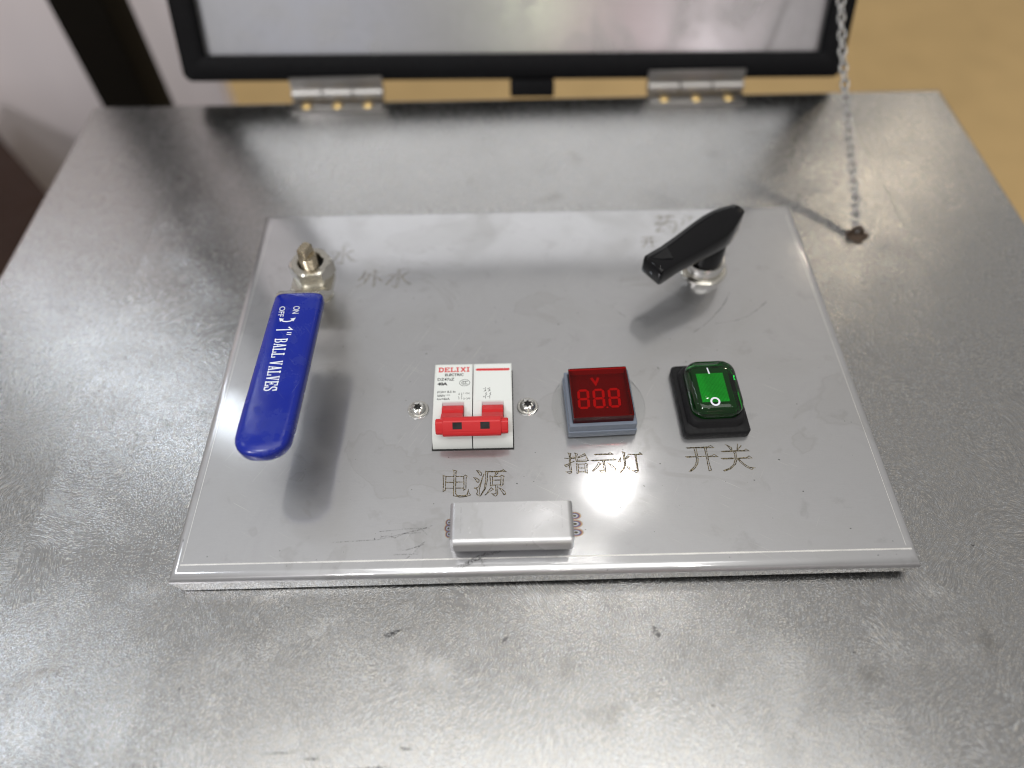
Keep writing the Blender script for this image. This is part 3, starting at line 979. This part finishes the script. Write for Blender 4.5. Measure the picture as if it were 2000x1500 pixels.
pl = pole(BX0, -29.75, -43.3, -33.3, -38)
pr_ = pole(-29.3, BX1, -25.4, -15.5, -21)
nbox('cutout_gap', (BX0 - .5, BX1 + .5, 56.4, 99.9, -7.9, .03), 'gap_shade', brk)  # dark slab drawn for the shaded slit round the breaker
for x0, x1 in ((-43.1, -33.5), (-25.2, -15.7)):
    bm = bmesh.new()
    pf = [(75.6, 4.2), (75.4, 7.6), (73.0, 9.0), (71.8, 9.2), (71.2, 8.6), (70.3, 8.8), (69.4, 10.6), (66.0, 12.6), (62.0, 12.0), (62.0, 6.0), (66.0, 4.0)]
    rings(bm, [[(x, y, zq) for y, zq in pf] for x in (x0, x1)])
    bmesh.ops.bevel(bm, geom=[e for e in bm.edges if abs(e.verts[0].co.x - e.verts[1].co.x) < 1e-6], offset=.25 * MM, segments=2, affect='EDGES')
    obj('toggle', bm, 'red', brk, 30)
bm = bmesh.new()


def barsec(x, k):
    # rounded section, its broad face turned up towards the front
    pts = [(66.2, 12.6), (64.6, 14.8), (62.2, 14.9), (58.7, 11.6), (58.0, 9.6), (58.9, 8.0), (63.0, 8.2), (66.0, 10.0)]
    cy, cz = 62.2, 11.4
    return [(x, cy + (y - cy) * k, cz + (zq - cz) * k) for y, zq in pts]


rings(bm, [barsec(x, k) for x, k in ((-45.1, .70), (-44.7, .80), (-42.2, .82), (-42.0, .98), (-41.6, 1.0), (-17.2, 1.0), (-16.8, .98), (-16.6, .82), (-14.0, .80), (-13.6, .70))])
bmesh.ops.bevel(bm, geom=[e for e in bm.edges if abs(e.verts[0].co.x - e.verts[1].co.x) > 2 * MM], offset=.55 * MM, segments=3, affect='EDGES')
bar = obj('tie_bar', bm, 'red', brk, 30)
for cx in (-35.6, -23.6):
    bm = bmesh.new()
    q0, q1 = (61.9, 14.62), (59.7, 12.54)
    d = Vector((q1[0] - q0[0], q1[1] - q0[1])).normalized()
    n = Vector((-d.y, d.x)) if d.x > 0 else Vector((d.y, -d.x))
    n = Vector((-.68, .73))
    rings(bm, [[(cx - 2.0, q0[0] + n.x * h, q0[1] + n.y * h), (cx + 2.0, q0[0] + n.x * h, q0[1] + n.y * h),
                (cx + 2.0, q1[0] + n.x * h, q1[1] + n.y * h), (cx - 2.0, q1[0] + n.x * h, q1[1] + n.y * h)] for h in (-.8, .06)])
    obj('rivet_window', bm, 'gap_shade', bar, None)  # dark block, slightly proud, painted as the shade of an opening
LZ = 7.475
slab_text('lettering', 'DELIXI', (-45.5, 94.3), (2.42, 0), (0, 2.6), 1.12, .60, LZ, 'red_ink', pl)
text('lettering', 'ELECTRIC', -42.5, 91.9, 8.6, 1.5, LZ, 'black_ink', pl, .03)
text('lettering', 'DZ47sZ', -45.8, 89.3, 7.7, 1.6, LZ, 'black_ink', pl, .02)
text('lettering', '40A', -45.8, 86.7, 4.6, 1.7, LZ, 'black_ink', pl, .05)
text('lettering', '(C)Ii= 8.5 In', -45.7, 82.2, 8.3, 1.45, LZ, 'black_ink', pl, .015)
text('lettering', '500V', -45.6, 80.35, 3.7, 1.2, LZ, 'black_ink', pl, .015)
text('lettering', 'Icu=6kA', -45.6, 78.6, 5.7, 1.2, LZ, 'black_ink', pl, .015)
text('lettering', 'I  ON', -33.7, 81.6, 2.7, .9, LZ, 'black_ink', pl)
text('lettering', 'O OFF', -33.9, 78.7, 3.3, .9, LZ, 'black_ink', pl)
bm = bmesh.new()
cc = [(-33.3 + 2.35 * math.cos(2 * PI * k / 28), 88.0 + 1.8 * math.sin(2 * PI * k / 28)) for k in range(28)]
ribbon(bm, cc, .22, LZ, True)
for k in range(3):
    ribbon(bm, [(-33.9 + k * .85 + .75 * math.cos(R(a)), 88.0 + .85 * math.sin(R(a))) for a in range(60, 301, 24)], .24, LZ + .001 * k)
ribbon(bm, [(-41.4, 81.35), (-39.8, 81.35)], .16, LZ)
for k in range(3):
    ribbon(bm, [(-41.4 + .58 * k, 80.95), (-41.0 + .58 * k, 80.95)], .14, LZ)
ribbon(bm, [(-34.5, 78.8), (-34.5, 82.4)], .18, LZ)
ribbon(bm, [(-35.7, 81.2), (-35.7, 82.4)], .18, LZ)
ribbon(bm, [(-35.7, 78.8), (-35.7, 79.9), (-36.1, 80.5)], .18, LZ)
ribbon(bm, [(-35.95, 81.6), (-35.45, 81.6)], .3, LZ + .001)
obj('printed_symbol', bm, 'black_ink', pl, None)
bm = bmesh.new()
ribbon(bm, [(-27.6, 95.35), (-13.2, 95.25)], 1.35, LZ)
for x in (-27.6, -13.2):
    lathe(bm, [(.675, LZ), (.675, LZ + .02)], x, 95.3, 16)
obj('red_stripe', bm, 'red_ink', pr_, None)
bm = bmesh.new()
for x in (-23.7, -21.8):
    ribbon(bm, [(x, 85.2), (x, 83.6), (x - .7, 82.9)], .2, LZ)
    ribbon(bm, [(x + .3, 82.5), (x + .5, 82.1), (x, 81.6), (x + .5, 81.1), (x, 80.6), (x, 79.0)], .2, LZ)
    ribbon(bm, [(x - .25, 83.5), (x + .25, 83.5)], .45, LZ + .001)
    ribbon(bm, [(x - 1.1, 84.4), (x - .4, 84.4)], .18, LZ + .001)
    ribbon(bm, [(x - 1.1, 80.0), (x - .4, 80.0)], .18, LZ + .001)
ribbon(bm, [(-24.4, 79.6), (-24.4, 80.4)], .18, LZ + .002)
ribbon(bm, [(-22.5, 84.0), (-22.5, 84.8)], .18, LZ + .002)
obj('printed_symbol', bm, 'black_ink', pr_, None)

# ---------------------------------------------------------------- two panel screws


def screw(label, x, y, rot):
    s_ = athing('panel_screw', label, 'screw', (x, y, 0), 0, 'screws fixing the circuit breaker')
    obj('washer', lathe(bmesh.new(), [(4.85, .03), (4.9, .5), (4.6, .9), (3.9, 1.0), (3.4, .9)], x, y, 40, True, True), 'bright', s_)
    star = (lambda a: 1.62 + .38 * math.cos(6 * a))
    lp = [polar(lambda a: 3.65, .95, 60, x, y), polar(lambda a: 3.6, 1.5, 60, x, y), polar(lambda a: 3.2, 2.2, 60, x, y), polar(lambda a: 2.55, 2.75, 60, x, y),
          polar(star, 2.95, 60, x, y, rot), polar(lambda a: star(a) * .92, 1.5, 60, x, y, rot)]
    h = obj('screw_head', rings(bmesh.new(), lp, True, False), 'bright', s_, 30)
    obj('drive_recess', lathe(bmesh.new(), [(1.85, 1.42), (1.85, 1.55)], x, y, 24), 'gap_shade', h)
    return s_


screw('small star drive screw with washer left of the circuit breaker', -54.9, 78.4, .2)
screw('small star drive screw with washer between circuit breaker and red voltmeter', -4.6, 78.8, .5)

# ---------------------------------------------------------------- voltmeter
mt = athing('voltmeter', 'square digital voltmeter with red window and grey bezel', 'voltmeter', (27.6, 77.2, 0), R(1.8))
MXc, MYc = 27.6, 77.2
bm = bmesh.new()
lathe(bm, [(21.4, .03), (21.4, .45), (20.9, .62), (20.2, .50), (18.6, .50), (18.2, .62), (17.6, .5)], MXc + .3, MYc + 1.2, 72)
obj('clear_washer', bm, 'clear_film', mt)


def sq(w, z, r=.5):
    return rrect(MXc, MYc, w, w, r, 3, z)


bm = rings(bmesh.new(), [sq(30.2, .6), sq(30.4, 1.0), sq(30.4, 4.5), sq(30.0, 4.75), sq(29.6, 4.8), sq(29.6, 8.9), sq(29.0, 9.3), sq(26.9, 9.3, .4), sq(26.9, 8.6, .4)])
bez = obj('bezel', bm, 'grey_plastic', mt, 30)
nbox('display_board', (MXc - 13.1, MXc + 13.1, MYc - 13.1, MYc + 13.1, 8.65, 9.5), 'dark_board', mt)
lens = obj('red_window', rings(bmesh.new(), [sq(26.5, 9.55), sq(26.5, 13.6), sq(26.0, 14.0)]), 'red_lens', mt, 30)
# inner window walls: back one painted bright as lit, the rest dark
for dims in ((-13.0, 13.0, 12.5, 13.0), (-13.0, 13.0, -13.0, -12.5), (-13.0, -12.6, -12.4, 12.4), (12.6, 13.0, -12.4, 12.4)):
    nbox('window_wall', (MXc + dims[0], MXc + dims[1], MYc + dims[2], MYc + dims[3], 9.52, 13.3), 'segment' if dims[2] > 12 else 'red_shaded', lens)


def seg_digit(x, y, w, h, z):
    bm = bmesh.new()
    t_ = .95
    sl = .05
    hv = h / 2

    def hexa(cx, cy, l, horiz):
        k = t_ / 2 + .12
        pts = [(-l / 2, 0), (-l / 2 + k, k), (l / 2 - k, k), (l / 2, 0), (l / 2 - k, -k), (-l / 2 + k, -k)]
        if not horiz:
            pts = [(b, a) for a, b in pts]
        pts = [(cx + a + (cy + b - y) * sl, cy + b) for a, b in pts]
        rings(bm, [[(a, b, zq) for a, b in pts] for zq in (z, z + .05)])
    for cy in (y, y + hv, y + h):
        hexa(x + w / 2, cy, w - .25, True)
    for cx in (x, x + w):
        for cy in (y + hv / 2, y + hv * 1.5):
            hexa(cx, cy, hv - .25, False)
    return obj('digit', bm, 'segment', mt, None)


for x in (17.9, 24.8, 31.7):
    seg_digit(x, 71.6, 4.2, 9.4, 9.52)
bm = bmesh.new()
lathe(bm, [(.42, 9.52), (.42, 9.57)], 30.3, 71.3, 12)
obj('decimal_point', bm, 'segment', mt, None)
bm = bmesh.new()
ribbon(bm, [(25.0, 87.8), (26.6, 84.2), (28.2, 87.8)], 1.25, 9.52)
obj('volt_mark', bm, 'segment', mt, None)

# ---------------------------------------------------------------- rocker switch
sw = athing('rocker_switch', 'black rocker switch under a clear green waterproof cap', 'switch', (78.4, 78.9, 0), R(1.6))
WX, WY = 78.4, 78.9
lp = [rrect(WX, WY, w, d, r, 6, z) for w, d, r, z in ((29.2, 37.6, 2, .03), (29.6, 38, 2.2, .6), (29.6, 38, 2.2, 3.6), (28.8, 37.2, 2.4, 4.4), (26, 33.6, 4, 4.7), (25.4, 32.6, 4.5, 5.2), (25.2, 31.8, 5, 8.0), (24.2, 30.6, 5, 8.8), (21.5, 27.5, 5, 8.9))]
obj('rubber_base', rings(bmesh.new(), lp), 'rubber', sw, 40)
lp = [rrect(WX, WY, w, d, r, 8, z) for w, d, r, z in ((22.6, 28.6, 6, 8.95), (23.0, 29.0, 6.2, 10), (22.8, 28.6, 6.2, 12.2), (22.0, 27.8, 6.0, 13.6), (20.4, 26.2, 5.6, 14.6), (17.5, 23.2, 5, 15.3), (11, 16, 4, 15.7), (4, 6, 1.8, 15.85))]
cap = obj('green_cap', rings(bmesh.new(), lp), 'green_lens', sw, 60)
lp = [rrect(WX, WY, w, d, r, 4, z) for w, d, r, z in ((17.5, 23.5, 1.5, 8.95), (16.5, 22.5, 1.5, 11.6), (16, 22, 1.2, 12.0))]
rk = obj('rocker', rings(bmesh.new(), lp), 'green_dark', sw, 40)
nbox('rocker_grid', (WX - 6.4, WX + 5.8, WY - 7.4, WY + 8.2, 11.9, 12.06), 'green_grid', rk)  # dotted grid in plain green
bm = bmesh.new()
ribbon(bm, [(WX - 1.6, WY + 5.2), (WX - 1.9, WY + 8.6)], .6, lambda x, y: 15.78 - max(0, abs(y - WY) - 8) * .12)
obj('on_mark', bm, 'white_ink', cap, None)
bm = bmesh.new()
ribbon(bm, [(WX - 2.0 + 1.75 * math.cos(2 * PI * k / 24), WY - 9.6 + 1.75 * math.sin(2 * PI * k / 24)) for k in range(24)], .8, lambda x, y: 15.76 - max(0, abs(y - WY) - 8) * .105, True)
obj('off_mark', bm, 'white_ink', cap, None)

# ---------------------------------------------------------------- black selector handle
KX, KY, KA = 91.0, 165.0, R(35)
kn = athing('selector_handle', 'glossy black selector valve handle on a bright steel collar', 'valve handle', (KX, KY, 0), KA)
obj('base_ring', lathe(bmesh.new(), [(12.6, .03), (12.6, .7), (12.0, 1.1), (10.6, 1.3), (10.2, 4.0)], KX, KY, 48), 'nut', kn)
obj('steel_collar', lathe(bmesh.new(), [(10.2, 1.8), (10.4, 2.4), (10.4, 7.2), (10.0, 7.8), (9.0, 7.9)], KX, KY, 48), 'bright', kn)
lp = [polar(lambda a, r=r: r, z, 40, KX, KY) for r, z in ((8.7, 7.8), (8.7, 12), (8.7, 16), (8.6, 19), (8.2, 21))]
obj('hub', rings(bmesh.new(), lp), 'gloss_black', kn, 40)
loops = []
for s_, hw, z0, z1 in ((-41.8, 5.4, 19.2, 26.6), (-41.3, 6.2, 18.4, 27.5), (-40.6, 6.6, 18.0, 27.9), (-39.7, 6.7, 17.9, 28.0), (-30, 6.8, 19.2, 28.0), (-20, 7.5, 19.4, 28.6), (-12, 8.1, 19.8, 29.3), (-6, 8.5, 20.0, 30.0), (0, 8.7, 20.0, 30.6),
                       (5, 8.0, 19.5, 31.4), (9, 6.6, 19.0, 32.2), (13, 5.0, 19.2, 32.8), (16, 3.9, 20.5, 33.0), (17.4, 3.0, 22.5, 32.4)):
    rb = 1.0
    pts = []
    for y, z in ((hw, z0 + rb), (hw - .6, z0), (-hw + .6, z0), (-hw, z0 + rb), (-hw * .99, z1 - .9), (-hw * .96, z1 - .3), (-hw * .84, z1), (-hw * .45, z1 + .25), (0, z1 + .3), (hw * .45, z1 + .25), (hw * .84, z1), (hw * .96, z1 - .3), (hw * .99, z1 - .9)):
        pts.append((KX + s_, KY + y, z))
    loops.append(pts)
hd = obj('grip', rings(bmesh.new(), loops), 'gloss_black', kn, 62)
bm = bmesh.new()
tri = [(-39.0, 2.6), (-28.5, 3.4), (-31.5, -3.6), (-35.5, -.9)]
zs = (lambda x: 28.0 + (x + 39.7) * .04 + .42)
fv = [[bm.verts.new(((KX + x) * MM, (KY + y) * MM, (zs(x) + dz) * MM)) for x, y in tri] for dz in (-.2, 0)]
bm.faces.new(fv[1])
for i in range(4):
    j = (i + 1) % 4
    bm.faces.new((fv[0][i], fv[0][j], fv[1][j], fv[1][i]))
obj('pointer_mark', bm, 'rubber', hd, None)

# ---------------------------------------------------------------- open lid
LA = R(23)
LX0, LX1 = -229.0, 219.0
lid = thing('open_lid', 'open hinged steel lid with black rubber gasket leaning back behind the panel', 'lid', ((LX0 + LX1) / 2, 350, -1.5))
lid.rotation_euler = (-LA, R(.8), 0)
OFF[lid.name] = Vector(((LX0 + LX1) / 2, 0, 0)) * MM
LH = 330.0
nbox('outer_sheet', (LX0 + 2, LX1 - 2, 12, 14, 2, LH - 2), 'side', lid)
for dims in ((LX0 + 2, LX0 + 4, -2, 11.9, 2, LH - 2), (LX1 - 4, LX1 - 2, -2, 11.9, 2, LH - 2), (LX0 + 4.1, LX1 - 4.1, -2, 11.9, 2, 4), (LX0 + 4.1, LX1 - 4.1, -2, 11.9, LH - 4, LH - 2)):
    nbox('side_wall', dims, 'side', lid)
nbox('inner_sheet', (LX0 + 4.2, LX1 - 4.2, 6, 7.5, 4.2, LH - 4.2), 'lid', lid)
gw = 15.5


def bar_loop(pts, w0, w1):
    pass


gas = bmesh.new()
o_ = [(LX0, 0), (LX1, 0), (LX1, LH), (LX0, LH)]


def gl(i, y):
    r = max(.5, 6 - i)
    c = rrect((LX0 + LX1) / 2, LH / 2, LX1 - LX0 - 2 * i, LH - 2 * i, r, 5)
    return [(x, y, z) for x, z, _ in c]


rings(gas, [gl(0, 9), gl(0, -1), gl(1.0, -2.4), gl(gw / 2, -3.0), gl(gw - 1.2, -2.4), gl(gw, -1), gl(gw, 5.6), gl(gw - 1, 5.7)], False, False)
obj('gasket', gas, 'seal', lid, 50)
nbox('rubber_stop', (-8, 22, -4, 8, -11, -.2), 'seal', lid, 1.0)

# ---------------------------------------------------------------- hinges


def hinge(x0, x1, label):
    h = athing('hinge', label, 'hinge', ((x0 + x1) / 2, 343, TOP), 0, 'hinges of the lid')
    nbox('leaf', (x0, x1, 330.5, 343.5, TOP + .05, TOP + 1.6), 'zinc', h, .4)
    w = (x1 - x0) / 3
    for k in range(3):
        bm = lathe(bmesh.new(), [(3.4, 0), (3.9, .5), (3.9, w - .9), (3.4, w - .4)], 0, 0, 20)
        bmesh.ops.rotate(bm, verts=bm.verts, cent=(0, 0, 0), matrix=Matrix.Rotation(PI / 2, 3, 'Y'))
        bmesh.ops.translate(bm, verts=bm.verts, vec=((x0 + k * w + .2) * MM, 346 * MM, (TOP + 4.6) * MM))
        obj('knuckle', bm, 'zinc', h)
        bm = lathe(bmesh.new(), [(3.6, 1.55), (3.6, 2.1), (2.8, 3.0), (1.2, 3.4)], x0 + (k + .5) * w, 336.5, 20)
        bmesh.ops.translate(bm, verts=bm.verts, vec=(0, 0, TOP * MM))
        obj('screw_head', bm, 'brass', h)
    nbox('lid_leaf', (x0, x1, 346.5, 349, TOP + 5, 4), 'zinc', h, .4)


hinge(-158, -95, 'steel hinge with brass screws below the left half of the lid')
hinge(86, 152, 'steel hinge with brass screws below the right half of the lid')

# ---------------------------------------------------------------- chain
A_ = Vector((187.6, 201.0, TOP + 3))
_ca, _sa = math.cos(LA), math.sin(LA)
B_ = Vector((192, 350 + 92 * _sa - 9.6 * _ca, -1.5 + 92 * _ca + 9.6 * _sa))
chain = athing('safety_chain', 'thin steel link chain running from the cabinet top up to the lid', 'chain', tuple(A_))
bm = bmesh.new()
N = 38
cl = []
L_ = (B_ - A_).length
for k in range(N + 1):
    t_ = k / N
    p = A_.lerp(B_, t_)
    p.z -= 10 * 4 * t_ * (1 - t_) * .35
    p.x += math.sin(t_ * 9) * .6
    cl.append(p)
lm = bpy.data.meshes.new('link')
bm = bmesh.new()
ll, lw = (L_ / N) * 1.38 / 2, 2.1
pts = []
for k in range(20):
    a = 2 * PI * k / 20
    pts.append((math.copysign(abs(math.cos(a)) ** .8, math.cos(a)) * ll, math.sin(a) * lw, 0))
tube(bm, pts, .68, 8, True)
bmesh.ops.recalc_face_normals(bm, faces=bm.faces)
bm.to_mesh(lm)
bm.free()
lm.shade_smooth()
lm.materials.append(M['chain'])
for k in range(N):
    a, b = cl[k], cl[k + 1]
    o = bpy.data.objects.new('link', lm)
    COL.objects.link(o)
    o.parent = chain
    q = (b - a).to_track_quat('X', 'Z') @ Matrix.Rotation(R(45 + 90 * (k % 2) + random.uniform(-14, 14)), 3, 'X').to_quaternion()
    o.rotation_euler = q.to_euler()
    o.location = ((a + b) / 2) * MM - OFF[chain.name]
bm = bmesh.new()
tube(bm, [(A_.x - 3.5, A_.y, TOP + .2), (A_.x - 3.4, A_.y, TOP + 3), (A_.x - 1.8, A_.y, TOP + 5), (A_.x, A_.y, TOP + 5.6), (A_.x + 1.8, A_.y, TOP + 5), (A_.x + 3.4, A_.y, TOP + 3), (A_.x + 3.5, A_.y, TOP + .2)], 1.2, 10)
obj('eyelet', bm, 'rust', chain)
bm = bmesh.new()
lp = []
for r, z in ((6.4, .03), (5.6, .9), (3.8, 1.6), (1.5, 1.9)):
    lp.append([(A_.x + .5 + r * (1 + .18 * math.sin(3 * a + 1) + .1 * math.sin(7 * a)) * math.cos(a), A_.y - 1 + r * (.9 + .15 * math.cos(4 * a)) * math.sin(a), TOP + z) for a in [2 * PI * k / 30 for k in range(30)]])
obj('weld_blob', rings(bmesh.new(), lp), 'rust', chain)

# ---------------------------------------------------------------- things behind the cabinet
pw = thing('partition_wall', 'pale painted partition wall behind the left of the cabinet', 'wall', (-1180, 712, FLOOR))
OFF[pw.name] = Vector((-1180, 712, FLOOR)) * MM
nbox('board', (-2000, -360, 700, 724, FLOOR + .5, 560), 'wall', pw, 1.5)
nbox('edge_trim', (-359.9, -356, 699, 725, FLOOR + .5, 561), 'wall', pw, .8)

po = thing('black_post', 'upright black square post standing behind the left back corner of the cabinet', 'post', (-352, 500, FLOOR))
OFF[po.name] = Vector((-352, 500, FLOOR)) * MM
nbox('tube', (-374, -330, 478, 522, FLOOR + 6.2, 520), 'post', po, 2.5, 3)
nbox('foot_plate', (-402, -302, 450, 550, FLOOR + .2, FLOOR + 6), 'post', po, 1)

br = thing('brown_box', 'dark brown wooden box beyond the left side of the cabinet', 'box', (-640, 430, FLOOR), R(42))
nbox('carcass', (-150, 150, -170, 170, .5, 560), 'brown', br, 3)
nbox('top_board', (-156, 156, -176, 176, 560.2, 585), 'brown', br, 3)
